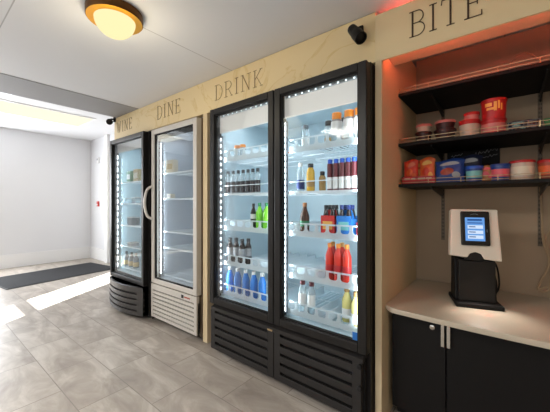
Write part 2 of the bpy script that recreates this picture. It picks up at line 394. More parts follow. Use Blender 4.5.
# black spotlights on the sign boards
def spotlight(name, loc, label, aim, sc_=1.0):
    t = thing(name, label, 'spotlight', loc); t.scale = (sc_,)*3
    MB().box(-0.016, 0.016, -0.014, 0.0, 0.01, 0.055, M['black_matte']).build('mounting_plate', t, bevel=0.004)
    MB().tube([(0, -0.01, 0.035), (0, -0.035, 0.03), (0, -0.045, 0.01)], 0.008, M['black_matte']).build('arm', t, True)
    T = Vector((0, 0, 1)).rotation_difference(Vector(aim).normalized()).to_matrix().to_4x4()
    T.translation = Vector((0, -0.048, 0.005))
    MB().lathe([(0.012, -0.05), (0.021, -0.046), (0.023, -0.02), (0.023, 0.0), (0.026, 0.004), (0.027, 0.05), (0.024, 0.052), (0.022, 0.04)], M['black_matte'], 20, T=T).build('barrel', t, True)
    MB().lathe([(0.0215, 0.0405), (0.012, 0.045), (0.002, 0.046)], M['black'], 20, T=T).build('lens', t, True)
spotlight('spotlight', (-0.650, 1.6, 2.125), 'black spotlight on the fascia near the snack niche', (0.55, -0.30, -0.75), 1.25)
spotlight('spotlight', (-3.775, 1.6, 2.185), 'small black spotlight at the far left end of the fascia', (0.9, -0.45, -0.3), 1.3)

# ------------------------------------------------------------------ coolers
def cooler_cabinet(t, x0, x1, y0, y1, z0, z1, mouter, mliner, th=0.035, zin=0.42):
    """outer shell, open at the front, in the thing's frame"""
    b = MB()
    b.box(x0, x0+th, y0, y1, z0, z1, mouter); b.box(x1-th, x1, y0, y1, z0, z1, mouter)
    b.box(x0+th, x1-th, y1-0.03, y1, z0, z1, mouter); b.box(x0+th, x1-th, y0, y1-0.03, z1-0.04, z1, mouter)
    b.box(x0+th, x1-th, y0+0.06, y1-0.03, z0, z0+0.02, mouter)
    b.build('cabinet', t, bevel=0.003)
    l = MB(); e = 0.006
    l.box(x0+th, x0+th+e, y0+0.03, y1-0.03, zin, z1-0.04, mliner); l.box(x1-th-e, x1-th, y0+0.03, y1-0.03, zin, z1-0.04, mliner)
    l.box(x0+th+e, x1-th-e, y1-0.036, y1-0.03, zin, z1-0.04, mliner)
    l.box(x0+th+e, x1-th-e, y0+0.03, y1-0.036, z1-0.046, z1-0.04, mliner)
    l.box(x0+th+e, x1-th-e, y0+0.01, y1-0.036, zin-0.02, zin, mliner)
    l.build('liner', t)
def frame_box(b, x0, x1, y0, y1, z0, z1, wl, wr, wt, wb, m):
    b.box(x0, x0+wl, y0, y1, z0, z1, m); b.box(x1-wr, x1, y0, y1, z0, z1, m)
    b.box(x0+wl, x1-wr, y0, y1, z1-wt, z1, m); b.box(x0+wl, x1-wr, y0, y1, z0, z0+wb, m)
def door(t, x0, x1, y0, z0, z1, m, w=0.048, wt=0.045, wb=0.05, d=0.055):
    b = MB(); frame_box(b, x0, x1, y0, y0+d, z0, z1, w, w, wt, wb, m)
    o = b.build('door', t, bevel=0.005)
    g = MB(); frame_box(g, x0+w, x1-w, y0+0.012, y0+0.03, z0+wb, z1-wt, 0.008, 0.008, 0.008, 0.008, M['black_matte']); g.build('gasket', o)
    MB().box(x0+w, x1-w, y0+0.018, y0+0.023, z0+wb, z1-wt, M['glass']).build('glass_pane', o)
    return o
def wire_shelf(t, x0, x1, y0, y1, z, lanes=0, rail=False, step=0.032, taken=()):
    b = MB(); m = M['shelf_white']
    b.box(x0, x1, y0, y0+0.008, z-0.014, z, m); b.box(x0, x1, y1-0.008, y1, z-0.012, z-0.004, m)
    n = int((x1-x0)/step)
    for k in range(n+1):
        x = x0+0.003+(x1-x0-0.006)*k/n; b.box(x-0.002, x+0.002, y0, y1, z-0.006, z-0.002, m)
    for f in (0.3, 0.6): b.box(x0, x1, y0+(y1-y0)*f-0.003, y0+(y1-y0)*f+0.003, z-0.012, z-0.006, m)
    s = b.build('shelf', t)
    if rail:
        r = MB(); r.tube([(x0, y0+0.002, z+0.062), (x1, y0+0.002, z+0.062)], 0.0032, m)
        for x in (x0+0.004, x1-0.004): r.tube([(x, y0+0.002, z-0.01), (x, y0+0.002, z+0.062)], 0.0028, m)
        r.build('front_rail', s, True)
    if lanes:
        g = MB(); w = (x1-x0)/lanes; hb = 0.075; mm = M['bin']
        g.box(x0, x1, y0-0.006, y0-0.003, z-0.012, z+0.012, mm)
        for k in range(lanes+1):                                    # tall shoulders between the scooped lane fronts
            x = x0+k*w
            far = y1-0.12 if all(abs(x-q) > 0.052 for q in taken) else y0+0.008
            g.box(max(x0, x-0.0015), min(x1, x+0.0015), y0-0.004, far, z+0.001, z+hb*0.82, mm)
        for k in range(lanes):                                      # each front is a frame round a rounded window
            xa = x0+k*w; xb = xa+w; pw = w*0.13; za, zb = z+0.022, z+hb-0.010; ya, yb = y0-0.006, y0-0.003
            g.box(xa, xa+pw, ya, yb, z+0.012, z+hb, mm); g.box(xb-pw, xb, ya, yb, z+0.012, z+hb, mm)
            g.box(xa+pw, xb-pw, ya, yb, zb, z+hb, mm); g.box(xa+pw, xb-pw, ya, yb, z+0.012, za, mm)
            rr = 0.018
            for cx, sx in ((xa+pw, 1), (xb-pw, -1)):
                cor = [(cx, za)] + [(cx+sx*rr*(1-math.cos(PI/2*q/4)), za+rr*(1-math.sin(PI/2*q/4))) for q in range(5)]
                g.prism(cor, ya, yb, mm, 'y')
        g.build('lane_bin', s)
    return s
def led_strip(t, x, y, z0, z1, m, w=0.014):
    o = MB().box(x-0.012, x+0.012, y, y+0.012, z0, z1, M['steel_grey']).build('light_bar', t)
    MB().box(x-w/2, x+w/2, y-0.003, y-0.0002, z0+0.01, z1-0.01, m).build('led', o)
def slots(b, x0, x1, y, zs, h, m): 
    for z in zs: b.box(x0, x1, y-0.0015, y+0.004, z-h/2, z+h/2, m)
def louvers(t, x0, x1, y, z0, z1, n, mbody, mslot, name='grille', side=0.03, th=0.03):
    """panel of sloping louvre blades with dark gaps"""
    b = MB(); b.box(x0, x1, y+0.014, y+th, z0, z1, mslot)
    b.box(x0, x0+side, y, y+th, z0, z1, mbody); b.box(x1-side, x1, y, y+th, z0, z1, mbody)
    p = (z1-z0)/n
    for k in range(n):
        za = z0+k*p
        b.prism([(y+0.001, za), (y+0.014, za+0.1*p), (y+0.014, za+0.72*p), (y+0.001, za+0.66*p)], x0+side, x1-side, mbody, 'x')
    return b.build(name, t)

# --- the wide two-door black cooler (turned a touch towards the room)
RZ = math.radians(-1.3); PV = (-1.22, 1.502)
def dc(x, y):                                                   # flat position -> place inside the turned cooler
    c, s = math.cos(RZ), math.sin(RZ); u, v = x-PV[0], y-PV[1]
    return (PV[0]+c*u-s*v, PV[1]+s*u+c*v)
t = thing('double_door_cooler', 'wide black two door glass cooler full of drinks beside the snack niche', 'cooler', (PV[0], PV[1], 0), RZ)
L0, L1, YF = -0.652, 0.648, 0.0
cooler_cabinet(t, L0, L1, 0.058, 0.80, 0.02, 1.955, M['black'], M['liner'], zin=0.445)
MID = 0.018
MB().box(MID-0.03, MID+0.03, 0.062, 0.10, 0.42, 1.91, M['black']).build('centre_post', t)
door(t, L0, MID-0.004, 0, 0.40, 1.945, M['black']); dR = door(t, MID+0.004, L1, 0, 0.40, 1.945, M['black'])
MB().box(L1-0.085, L1-0.052, 0.0155, 0.0175, 0.456, 0.50, M['sticker_blue']).build('sticker', dR)
TAKEN = {(0, 0): (236, 241.5), (0, 1): (), (0, 2): (252.5, 258.8, 266), (0, 3): (228.6, 234.8, 241, 247.2), (0, 4): (228.5, 236.5, 244.8, 253, 261.6),
         (1, 0): (305.5, 322.5, 338.5, 337, 349.5, 360), (1, 1): (), (1, 2): (304.7, 325, 331.5, 340, 347.5, 354, 360), (1, 3): (330, 338.5, 347.2), (1, 4): (302.5, 311.5, 347, 356.6)}
SZ = [1.545, 1.275, 0.995, 0.715, 0.475]
for (xa, xb) in ((L0+0.045, MID-0.034), (MID+0.034, L1-0.045)):
    MB().box(xa, xb, 0.068, 0.085, 1.765, 1.91, M['header_glow']).build('header_panel', t)
    o = MB().box(xa+0.02, xb-0.02, 0.058, 0.066, 1.886, 1.906, M['shelf_white']).build('top_light_bar', t)
    MB().box(xa+0.03, xb-0.03, 0.0555, 0.0578, 1.890, 1.897, M['led_row']).build('led', o)
    led_strip(t, xa+0.014, 0.066, 0.47, 1.74, M['led_dots'] if xa < -0.3 else M['led_fine'], w=0.012 if xa < -0.3 else 0.006)
    for i, z in enumerate(SZ):
        wire_shelf(t, xa+0.008, xb-0.004, 0.092, 0.70, z, lanes=0 if i == 1 else 7, rail=(i == 1), taken=[XP(q, 1.65)-PV[0] for q in TAKEN[(xa > -0.3, i)]])
# base of the cooler: ledge, two louvred panels, clips
b = MB(); b.prism([(0.0, 0.375), (0.055, 0.395), (0.058, 0.365), (0.0, 0.35)], L0+0.02, L1-0.02, M['grille'], 'x'); b.build('ledge', t)
b = MB(); b.box(L0+0.02, L1-0.02, 0.03, 0.05, 0.05, 0.37, M['slot']); b.build('backing', t)
def slotted_panel(x0, x1):
    b = MB(); z0, z1 = 0.045, 0.35; mm = M['grille']; n = 5; s0, s1 = x0+0.05, x1-0.05
    b.box(x0, s0, 0.0, 0.03, z0, z1, mm); b.box(s1, x1, 0.0, 0.03, z0, z1, mm)
    p = (z1-z0)/n
    for k in range(n):
        za = z0+k*p; b.prism([(0.0, za), (0.022, za+0.006), (0.024, za+0.62*p), (0.0, za+0.70*p)], s0, s1, mm, 'x')
    return b.build('grille', t, bevel=0.002)
slotted_panel(L0+0.015, MID-0.003); slotted_panel(MID+0.003, L1-0.03)
b = MB().box(MID-0.05, MID-0.01, -0.006, 0.0, 0.352, 0.362, M['rail']); b.build('clip', t)
for z in (0.335, 0.22):
    MB().lathe([(0.014, 0), (0.014, 0.012), (0.01, 0.016)], M['slot'], 14, T=Matrix.Translation((L1-0.035, 0.0, z)) @ Matrix.Rotation(PI/2, 4, 'X')).build('knob', t, True)
for x in (L0+0.08, L1-0.08):
    for y in (0.12, 0.70): MB().lathe([(0.025, 0), (0.025, 0.02)], M['slot'], 14, c=(x, y, 0)).build('foot', t)
for (xa, xb) in ((L0+0.05, MID-0.04), (MID+0.04, L1-0.05)):
    c = dc(PV[0]+(xa+xb)/2, PV[1]+0.22)
    area('cooler_top_light', (c[0], c[1], 1.885), (0.48, 0.2), 1.3, (0, 0, RZ), (0.86, 0.95, 1))
    for x, s in ((xa+0.03, -1), (xb-0.03, 1)):
        c = dc(PV[0]+x, PV[1]+0.088)
        area('cooler_side_light', (c[0], c[1], 1.1), (0.03, 1.2), 1.5, (PI/2, 0, RZ+s*0.75), (0.86, 0.95, 1))

# --- the silver-white single door cooler
t = thing('single_door_cooler', 'silver white glass door cooler, nearly empty, between the two black coolers', 'cooler', (-2.455, 1.545, 0))
cooler_cabinet(t, -0.372, 0.372, 0.055, 0.72, 0.03, 1.945, M['silver_side'], M['liner_grey'], zin=0.445)
dW = door(t, -0.372, 0.372, 0, 0.40, 1.94, M['silver'], w=0.05, wt=0.05, wb=0.045)
MB().box(-0.33, 0.33, 0.06, 0.09, 1.86, 1.90, M['black_matte']).build('header_panel', t)
led_strip(t, -0.295, 0.062, 0.48, 1.82, M['led_fine'], w=0.022)
for z in (1.51, 1.25, 0.915, 0.75, 0.47): wire_shelf(t, -0.328, 0.328, 0.11, 0.64, z, step=0.03)
b = MB(); louvers(t, -0.372, 0.372, 0.0, 0.06, 0.335, 7, M['silver'], M['slot'], side=0.035)
MB().box(-0.372, 0.372, 0.0, 0.03, 0.335, 0.392, M['silver']).build('control_panel', t)
b = MB().box(0.14, 0.30, -0.003, 0.0, 0.343, 0.382, M['header_panel']); dsp = b.build('display', t)
MB().box(0.155, 0.19, -0.0045, -0.003, 0.348, 0.377, M['slot']).build('dial', dsp)
MB().box(0.20, 0.285, -0.0045, -0.003, 0.356, 0.368, M['tub_brown']).build('badge', dsp)
b = MB(); pts = smoothpath([(-0.345, -0.004, 0.02), (-0.37, -0.045, 0.06), (-0.392, -0.058, 0.185), (-0.37, -0.045, 0.31), (-0.345, -0.004, 0.35)], 8)
b.tube([(p[0], p[1], p[2]+1.02) for p in pts], 0.013, M['silver'], 10); b.build('handle', dW, True)
for x in (-0.3, 0.3): MB().lathe([(0.02, 0), (0.02, 0.04)], M['slot'], 12, c=(x, 0.1, 0)).build('foot', t)
area('cooler_top_light', (-2.455, 1.545+0.25, 1.88), (0.5, 0.2), 0.7, (0, 0, 0), (0.9, 0.95, 1))
area('cooler_side_light', (-2.455-0.315, 1.545+0.1, 1.15), (0.03, 1.3), 1.3, (PI/2, 0, -0.8), (0.88, 0.95, 1))
MB().box(-0.395, -0.375, 0.02, 0.7, 0.02, 1.94, M['black_matte']).build('side_panel', t)

# --- the far black single door cooler with bowed base
t = thing('single_door_cooler', 'narrow black glass door cooler with bowed louvred base, farthest left', 'cooler', (-3.285, 1.505, 0))
cooler_cabinet(t, -0.41, 0.40, 0.055, 0.75, 0.03, 1.945, M['black'], M['liner'], zin=0.42)
dB = door(t, -0.41, 0.375, 0, 0.345, 1.94, M['black'], w=0.042, wt=0.045, wb=0.045)
MB().box(-0.36, 0.34, 0.066, 0.085, 1.80, 1.90, M['header_panel']).build('header_panel', t)
led_strip(t, -0.345, 0.062, 0.42, 1.78, M['led_far'], w=0.022)
for z in (1.45, 1.20, 0.945, 0.70, 0.45): wire_shelf(t, -0.365, 0.355, 0.10, 0.66, z, step=0.035)
b = MB(); N = 14; bow = lambda u: -0.005-0.075*(1-(2*u-1)**2)
def bowpoly(z0, z1, off, m, x0=-0.41, x1=0.375):
    front = [(x0+(x1-x0)*k/N, bow(k/N)+off) for k in range(N+1)]
    b.prism(front + [(x1, 0.055), (x0, 0.055)], z0, z1, m, 'z')
bowpoly(0.045, 0.335, 0.022, M['slot'])
bowpoly(0.28, 0.335, 0.0, M['grille_grey'])
for k in range(4): bowpoly(0.045+k*0.058, 0.045+k*0.058+0.040, 0.0, M['grille_grey'])
for x0, x1 in ((-0.41, -0.36), (0.30, 0.375)):
    u0, u1 = (x0+0.41)/0.785, (x1+0.41)/0.785
    b.prism([(x0, bow(u0)), (x1, bow(u1)), (x1, 0.05), (x0, 0.05)], 0.045, 0.335, M['grille_grey'], 'z')
b.build('grille', t)
for x in (-0.33, 0.3): MB().lathe([(0.02, 0), (0.02, 0.045)], M['slot'], 12, c=(x, 0.1, 0)).build('foot', t)
area('cooler_top_light', (-3.3, 1.505+0.25, 1.88), (0.5, 0.2), 0.9, (0, 0, 0), (0.72, 0.92, 1))
area('cooler_side_light', (-3.3-0.33, 1.505+0.1, 1.1), (0.03, 1.3), 2.0, (PI/2, 0, -0.8), (0.72, 0.92, 1))

# ------------------------------------------------------------------ drinks
def bottle(name, r, h, neck, mbody, mcap, mlabel=None, lz=(0.25, 0.55), capname='cap', shoulder=0.62, cap_h=0.022):
    """body is the thing itself; cap and label are parts"""
    zs = h*shoulder; hz = h-cap_h
    prof = [(r*0.86, 0), (r, 0.006), (r, zs), (r*0.93, zs+0.012), (neck*1.25, zs+(hz-zs)*0.68), (neck, zs+(hz-zs)*0.85), (neck, hz)]
    o = MB().lathe(prof, mbody, 18).build(name, None, True)
    MB().lathe([(neck*1.12, hz-0.004), (neck*1.18, hz), (neck*1.18, h-0.003), (neck, h)], mcap, 16).build(capname, o, True)
    if mlabel:
        MB().lathe([(r*1.015, h*lz[0]), (r*1.02, h*lz[0]+0.002), (r*1.02, h*lz[1]-0.002), (r*1.015, h*lz[1])], mlabel, 18).build('paper_label', o, True)
    return o
def put(o, x, y, z, label, cat, group=None, rz=0.0, turned=True):
    if turned: x, y = dc(x, y)
    o.location = (x, y, z); o.rotation_euler.z = rz; return tag(o, label, cat, group)
ORD = ['leftmost', 'second from left', 'third from left', 'fourth from left', 'fifth from left', 'sixth from left', 'seventh from left', 'rightmost']
def ordn(i, n): return 'rightmost' if i == n-1 else ORD[i]
def row(proto, pxs, y, z, fmt, cat, group, dy=()):
    n = len(pxs); zt = z + 0.001
    for i, px in enumerate(pxs):
        yy = y + (dy[i] if dy else 0); x = XP(px, yy); lab = fmt % ordn(i, n)
        if i == 0: put(proto, x, yy, zt, lab, cat, group)
        else:
            u = dc(x, yy); dup(proto, (u[0], u[1], zt), 0, lab, group)
YD = 1.64
# left door
row(bottle('jar', 0.026, 0.12, 0.02, M['clear_bottle'], M['orange_cap'], None, shoulder=0.7), [236, 241.5], 1.66, SZ[0], '%s of two small clear jars with yellow lid, top shelf behind left cooler door', 'jar', 'small jars on the top cooler shelf')
row(bottle('soda_bottle', 0.020, 0.185, 0.011, M['clear_bottle'], M['black_cap'], M['dark_cola'], (0.04, 0.52), shoulder=0.72), [226.6, 231.8, 237, 242, 247, 252, 257], YD, SZ[1],
    '%s of seven slim dark bottles on the second shelf, left door', 'bottle', 'slim dark bottles on the second shelf')
row(bottle('iced_tea_bottle', 0.022, 0.20, 0.010, M['dark_cola'], M['black_cap'], M['white_label'], (0.42, 0.6)), [252.5], YD, SZ[2], 'dark bottle with white label left of the green sodas, %s in its gap'.replace(', %s in its gap','%.0s'), 'bottle', None)
row(bottle('green_soda_bottle', 0.028, 0.205, 0.011, M['green_soda'], M['green_pack'], None), [258.8, 266], YD, SZ[2], '%s of two bright green soda bottles, third shelf of the left door', 'bottle', 'green sodas on the third shelf')
row(bottle('cola_bottle', 0.0265, 0.20, 0.013, M['dark_cola'], M['black_cap'], M['grey_label'], (0.3, 0.62)), [228.6, 234.8, 241, 247.2], YD, SZ[3],
    '%s of four dark bottles with grey label on the fourth shelf, left door', 'bottle', 'grey labelled dark bottles', dy=(0, 0.03, 0, 0.05))
row(bottle('blue_drink_bottle', 0.030, 0.205, 0.014, M['blue_liquid'], M['white_label'], None, shoulder=0.6), [228.5, 236.5, 244.8, 253, 261.6], YD, SZ[4],
    '%s of five blue drink bottles on the lowest shelf behind the left door', 'bottle', 'blue drinks on the lowest shelf')
# right door
row(bottle('juice_bottle', 0.034, 0.20, 0.024, M['clear_bottle'], M['orange_cap'], M['white_label'], (0.3, 0.72), shoulder=0.72, cap_h=0.04), [337, 349.5, 360], YD, SZ[0],
    '%s of three clear orange capped bottles on the top shelf', 'bottle', 'orange capped bottles')
row(bottle('juice_bottle', 0.028, 0.19, 0.02, M['clear_bottle'], M['black_cap'], M['amber'], (0.1, 0.4), shoulder=0.7, cap_h=0.03), [328.5, 344.2], 1.73, SZ[0],
    '%s of two black capped bottles behind the orange capped ones', 'bottle', 'black capped bottles on the top shelf')
put(bottle('glass_jar', 0.026, 0.165, 0.017, M['clear_bottle'], M['steel_grey'], M['white_label'], (0.2, 0.5)), XP(305.5, YD), YD, SZ[0]+0.001, 'pale clear bottle with grey cap on the top shelf, left side of right door', 'bottle')
row(bottle('energy_drink_bottle', 0.0185, 0.19, 0.0125, M['maroon'], M['blue_cap'], M['white_label'], (0.05, 0.42), shoulder=0.8, cap_h=0.03), [330.3, 336.3, 342.4, 348.5, 354.7, 360.6], YD, SZ[1],
    '%s of six maroon bottles with bright blue cap, second shelf of right door', 'bottle', 'blue capped maroon bottles')
put(bottle('water_bottle', 0.026, 0.19, 0.012, M['clear_bottle'], M['white_label'], M['navy'], (0.08, 0.4)), XP(300.5, YD), YD, SZ[1]+0.001, 'clear water bottle with navy label left of the yellow juice', 'bottle')
put(bottle('yellow_juice_bottle', 0.027, 0.178, 0.016, M['yellow_juice'], M['black_cap'], M['amber'], (0.15, 0.35), shoulder=0.66), XP(310.6, YD), YD, SZ[1]+0.001, 'yellow juice bottle with black cap on the second shelf', 'bottle')
put(bottle('small_juice_bottle', 0.022, 0.125, 0.013, M['amber'], M['black_cap'], None), XP(320, YD), YD+0.03, SZ[1]+0.001, 'short amber juice bottle right of the taller yellow juice', 'bottle')
put(bottle('brown_glass_bottle', 0.031, 0.205, 0.0125, M['brown_glass'], M['kraft'], M['green_pack'], (0.25, 0.42), shoulder=0.55), XP(304.7, YD), YD, SZ[2]+0.001, 'brown glass bottle with green label standing alone on the third shelf', 'bottle')
def carrier(name, mp, loc, label, mprint):
    t = thing(name, label, 'drink carrier', loc, RZ)
    w, d, h = 0.047, 0.05, 0.125
    b = MB(); b.box(-w, w, -d, d, 0, 0.004, mp)
    b.box(-w, w, -d, -d+0.003, 0, h, mp); b.box(-w, w, d-0.003, d, 0, h, mp); b.box(-w, -w+0.003, -d, d, 0, h*0.85, mp); b.box(w-0.003, w, -d, d, 0, h*0.85, mp)
    b.prism([(-w, 0), (w, 0), (w, 0.11), (0.03, 0.16), (-0.03, 0.16), (-w, 0.11)], -0.0015, 0.0015, mp, 'y'); b.build('carton', t)
    MB().box(-w*0.7, w*0.7, -d-0.0012, -d, 0.04, 0.09, mprint).build('printed_panel', t)
for px, mp, mc, nm, mpr in ((331.5, M['red_pack'], M['black_cap'], 'red', M['gold_print']), (347.5, M['blue_pack'], M['navy'], 'blue', M['teal_print'])):
    x, y = dc(XP(px, YD+0.03), YD+0.03); carrier('bottle_carrier', mp, (x, y, SZ[2]+0.001), '%s cardboard bottle carrier on the third shelf of right cooler door' % nm, mpr)
    pr = bottle('carried_bottle', 0.018, 0.185, 0.010, M['dark_cola'], mc, None, shoulder=0.6)
    for i, (u, v) in enumerate(((-0.025, -0.024), (0.022, -0.024), (-0.025, 0.024), (0.022, 0.024))):
        lab = '%s dark bottle standing in the %s carrier' % (('front left', 'front right', 'back left', 'back right')[i], nm)
        q = dc(XP(px, YD+0.03)+u, YD+0.03+v); g = 'bottles in the %s carrier' % nm
        if i == 0: pr.location = (q[0], q[1], SZ[2]+0.006); tag(pr, lab, 'bottle', g)
        else: dup(pr, (q[0], q[1], SZ[2]+0.006), 0, lab, g)
put(bottle('red_can_bottle', 0.02, 0.12, 0.012, M['red_bottle'], M['white_label'], None), XP(360, YD+0.02), YD+0.02, SZ[2]+0.001, 'small red bottle right of the blue carrier', 'bottle')
row(bottle('red_soda_bottle', 0.027, 0.235, 0.012, M['red_bottle'], M['orange_cap'], M['tub_red'], (0.2, 0.45), shoulder=0.66), [330, 338.5, 347.2], YD, SZ[3], '%s of three front red soda bottles clustered on the fourth shelf', 'bottle', 'red sodas in a cluster')
row(bottle('red_soda_bottle', 0.027, 0.235, 0.012, M['red_bottle'], M['gold_print'], M['tub_red'], (0.2, 0.45), shoulder=0.66), [333, 342], YD+0.062, SZ[3], '%s of two red soda bottles with gold cap behind the red cluster', 'bottle', 'rear red sodas in a cluster')
row(bottle('tea_bottle', 0.026, 0.21, 0.015, M['clear_bottle'], M['maroon'], M['white_label'], (0.25, 0.62), shoulder=0.66), [302.5, 311.5], YD, SZ[4], '%s of two clear bottles with maroon cap on the lowest shelf, right door', 'bottle', 'clear bottles on the lowest shelf')
row(bottle('yellow_water_bottle', 0.030, 0.205, 0.014, M['pale_yellow'], M['amber'], M['white_label'], (0.12, 0.4), shoulder=0.6), [347, 356.6], YD, SZ[4], '%s of two pale yellow bottles in the lowest right corner', 'bottle', 'pale yellow bottles on the lowest shelf', dy=(0.05, 0))
# the two single coolers
def box_pack(name, w, d, h, m, mband, loc, label, cat='package'):
    o = MB().box(-w/2, w/2, -d/2, d/2, 0, h, m).build(name, None, bevel=0.004); o.location = loc; tag(o, label, cat)
    MB().box(-w*0.38, w*0.38, -d/2-0.0015, -d/2, h*0.25, h*0.7, mband).build('printed_panel', o); return o
box_pack('boxed_snack', 0.13, 0.06, 0.125, M['cream_box'], M['sand_box'], (XP(172, 1.68), 1.68, 1.511), 'cream box on the top shelf of the silver white cooler')
box_pack('snack_packet', 0.075, 0.05, 0.045, M['cream_box'], M['grey_label'], (XP(171, 1.69), 1.69, 1.251), 'small pale packet on the second shelf of the silver white cooler')
box_pack('juice_carton', 0.10, 0.06, 0.13, M['green_box'], M['white_label'], (XP(131, 1.66), 1.66, 1.451), 'green carton on the top shelf of the farthest black cooler')
box_pack('juice_carton', 0.11, 0.06, 0.14, M['sand_box'], M['cream_box'], (XP(138, 1.66), 1.66, 1.451), 'tan carton right of the green carton in the farthest cooler')
for i, (px, yy, z, w, h, m, lab) in enumerate(((129, 1.66, 1.20, 0.085, 0.055, 'clear_bottle', 'clear food tub on the second shelf, left, of the farthest cooler'), (140.5, 1.80, 1.20, 0.10, 0.07, 'grey_label', 'grey food tub behind the right clear tub in the farthest cooler'),
        (137.3, 1.66, 1.20, 0.085, 0.06, 'clear_bottle', 'clear food tub on the second shelf, right, of the farthest cooler'), (133.5, 1.66, 0.945, 0.13, 0.085, 'steel_grey', 'steel grey food tub on the third shelf of the farthest cooler'),
        (133, 1.66, 0.70, 0.10, 0.035, 'grey_label', 'flat grey tub on the fourth shelf of the farthest cooler'))):
    o = MB().prism([(-w/2*0.9, 0), (w/2*0.9, 0), (w/2, h), (-w/2, h)], -0.045, 0.045, M[m], 'y').build('food_tub', None, bevel=0.003)
    o.location = (XP(px, yy), yy, z+0.001); tag(o, lab, 'food tub')
    MB().box(-w/2-0.004, w/2+0.004, -0.05, 0.05, h, h+0.008, M['white_label']).build('lid', o)
for i, px in enumerate((126.5, 131.5, 136)):
    o = bottle('wine_bottle', 0.033, 0.17, 0.012, M['steel_grey'], M['black_cap'], M['sand_box'], (0.1, 0.4), shoulder=0.55)
    o.location = (XP(px, 1.66), 1.66, 0.451); tag(o, ('left', 'middle', 'right')[i] + ' of three small grey bottles at the bottom of the farthest cooler', 'bottle', 'grey bottles in the farthest cooler')

# ------------------------------------------------------------------ snack niche
def wall_shelf(z0, label):
    t = thing('wall_shelf', label, 'shelf', (0, 0, z0), group='black shelves in the snack niche')
    x0, x1, y0, y1 = NX+0.002, 0.92, 1.888, 2.345
    MB().box(x0, x1, y0, y1, 0, 0.018, M['black_matte']).build('board', t, bevel=0.002)
    r = MB()
    for zz in (0.026, 0.045): r.tube([(x0+0.004, y0+0.004, zz), (x1, y0+0.004, zz)], 0.0017, M['rail'], 6)
    r.tube([(x0+0.004, y0+0.004, 0.045), (x0+0.004, y1-0.02, 0.045)], 0.0026, M['rail'], 6)
    k = x0+0.004
    while k < x1: r.tube([(k, y0+0.004, 0.016), (k, y0+0.004, 0.047)], 0.0018, M['rail'], 6); k += 0.1615
    r.build('rail', t, True)
    for x in (-0.352, 0.155, 0.66):
        MB().prism([(y1, -0.002), (y0+0.05, -0.002), (y0+0.05, -0.012), (y1-0.02, -0.055), (y1, -0.055)], x-0.003, x+0.003, M['grille'], 'x').build('bracket', t)
ZS = [1.853, 1.546, 1.296]
wall_shelf(ZS[0], 'top black wall shelf, empty, under the red light in the snack niche')
wall_shelf(ZS[1], 'middle black wall shelf holding noodle bowls and red tubs')
wall_shelf(ZS[2], 'lowest black wall shelf holding red and blue snack bags')
for x, lab in ((-0.352, 'left slotted metal shelf upright on the niche back wall'), (0.155, 'right slotted metal shelf upright behind the hanging cables'), (0.66, 'slotted metal shelf upright at the far right of the niche')):
    o = MB().box(x-0.011, x+0.011, NYB-0.006, NYB-0.0005, 0.94, 1.95, M['silver_side']).build('shelf_upright'); tag(o, lab, 'shelf upright', 'slotted shelf uprights')
    s = MB()
    for k in range(40):
        for dx in (-0.0045, 0.0045): s.box(x+dx-0.0015, x+dx+0.0015, NYB-0.007, NYB-0.006, 0.955+k*0.025, 0.967+k*0.025, M['slot'])
    s.build('slots', o)
def tub(name, r0, r1, h, mbody, mlid, mband, loc, label, cat='tub', group=None, lid_h=0.012, print_m=None):
    o = MB().lathe([(r0, 0), (r0+(r1-r0)*0.1, 0.004), (r1, h-lid_h)], mbody, 26).build(name, None, True); o.location = loc; tag(o, label, cat, group)
    MB().lathe([(r1*1.05, h-lid_h-0.003), (r1*1.06, h-0.004), (r1*1.0, h), (r1*0.9, h)], mlid, 26).build('lid', o, True)
    if mband:
        f0, f1 = 0.22, 0.68; ra, rb = r0+(r1-r0)*f0, r0+(r1-r0)*f1
        MB().lathe([(ra*1.012, h*f0), (rb*1.018, h*f1)], mband, 26, caps=False).build('printed_band', o, True)
    if print_m:
        p = MB(); rr = (r0+r1)/2*1.03
        for a0, z0, z1, wa in ((-130, 0.58, 0.76, 34), (-122, 0.40, 0.52, 40), (-88, 0.34, 0.80, 14), (-70, 0.44, 0.84, 10), (-56, 0.36, 0.7, 8)):
            vs = []; n = 6
            for zz in (z0, z1):
                for q in range(n+1):
                    a = math.radians(a0+wa*q/n); vs.append((rr*1.01*math.cos(a), rr*1.01*math.sin(a), h*zz))
            p.add(vs, [(q, q+1, n+2+q, n+1+q) for q in range(n)], print_m)
        p.build('print', o)
    return o
zm = ZS[1]+0.0195; YS = 2.0
tub('noodle_bowl', 0.038, 0.046, 0.07, M['bowl_dark'], M['bowl_dark'], M['bowl_pink'], (-0.407, YS, zm), 'dark noodle bowl with pink band at the left end of the middle shelf', 'noodle bowl', 'noodle bowls')
tub('noodle_bowl', 0.036, 0.044, 0.045, M['tub_white'], M['bowl_pink'], M['bowl_dark'], (-0.405, YS, zm+0.0705), 'pale noodle bowl stacked on the leftmost dark bowl', 'noodle bowl', 'noodle bowls')
tub('noodle_bowl', 0.046, 0.056, 0.07, M['bowl_dark'], M['bowl_dark'], M['grey_label'], (-0.29, YS, zm), 'dark noodle bowl with grey band left of the red and white cups', 'noodle bowl', 'noodle bowls')
tub('noodle_bowl', 0.044, 0.052, 0.05, M['bowl_dark'], M['bowl_pink'], M['bowl_dark'], (-0.29, YS+0.005, zm+0.0705), 'pink lidded noodle bowl stacked on the grey banded bowl', 'noodle bowl', 'noodle bowls')
tub('snack_cup', 0.043, 0.05, 0.10, M['tub_white'], M['tub_red'], M['bowl_pink'], (-0.168, YS, zm), 'white snack cup with red lid beneath a smaller cup', 'snack cup', 'red and white snack cups', lid_h=0.022)
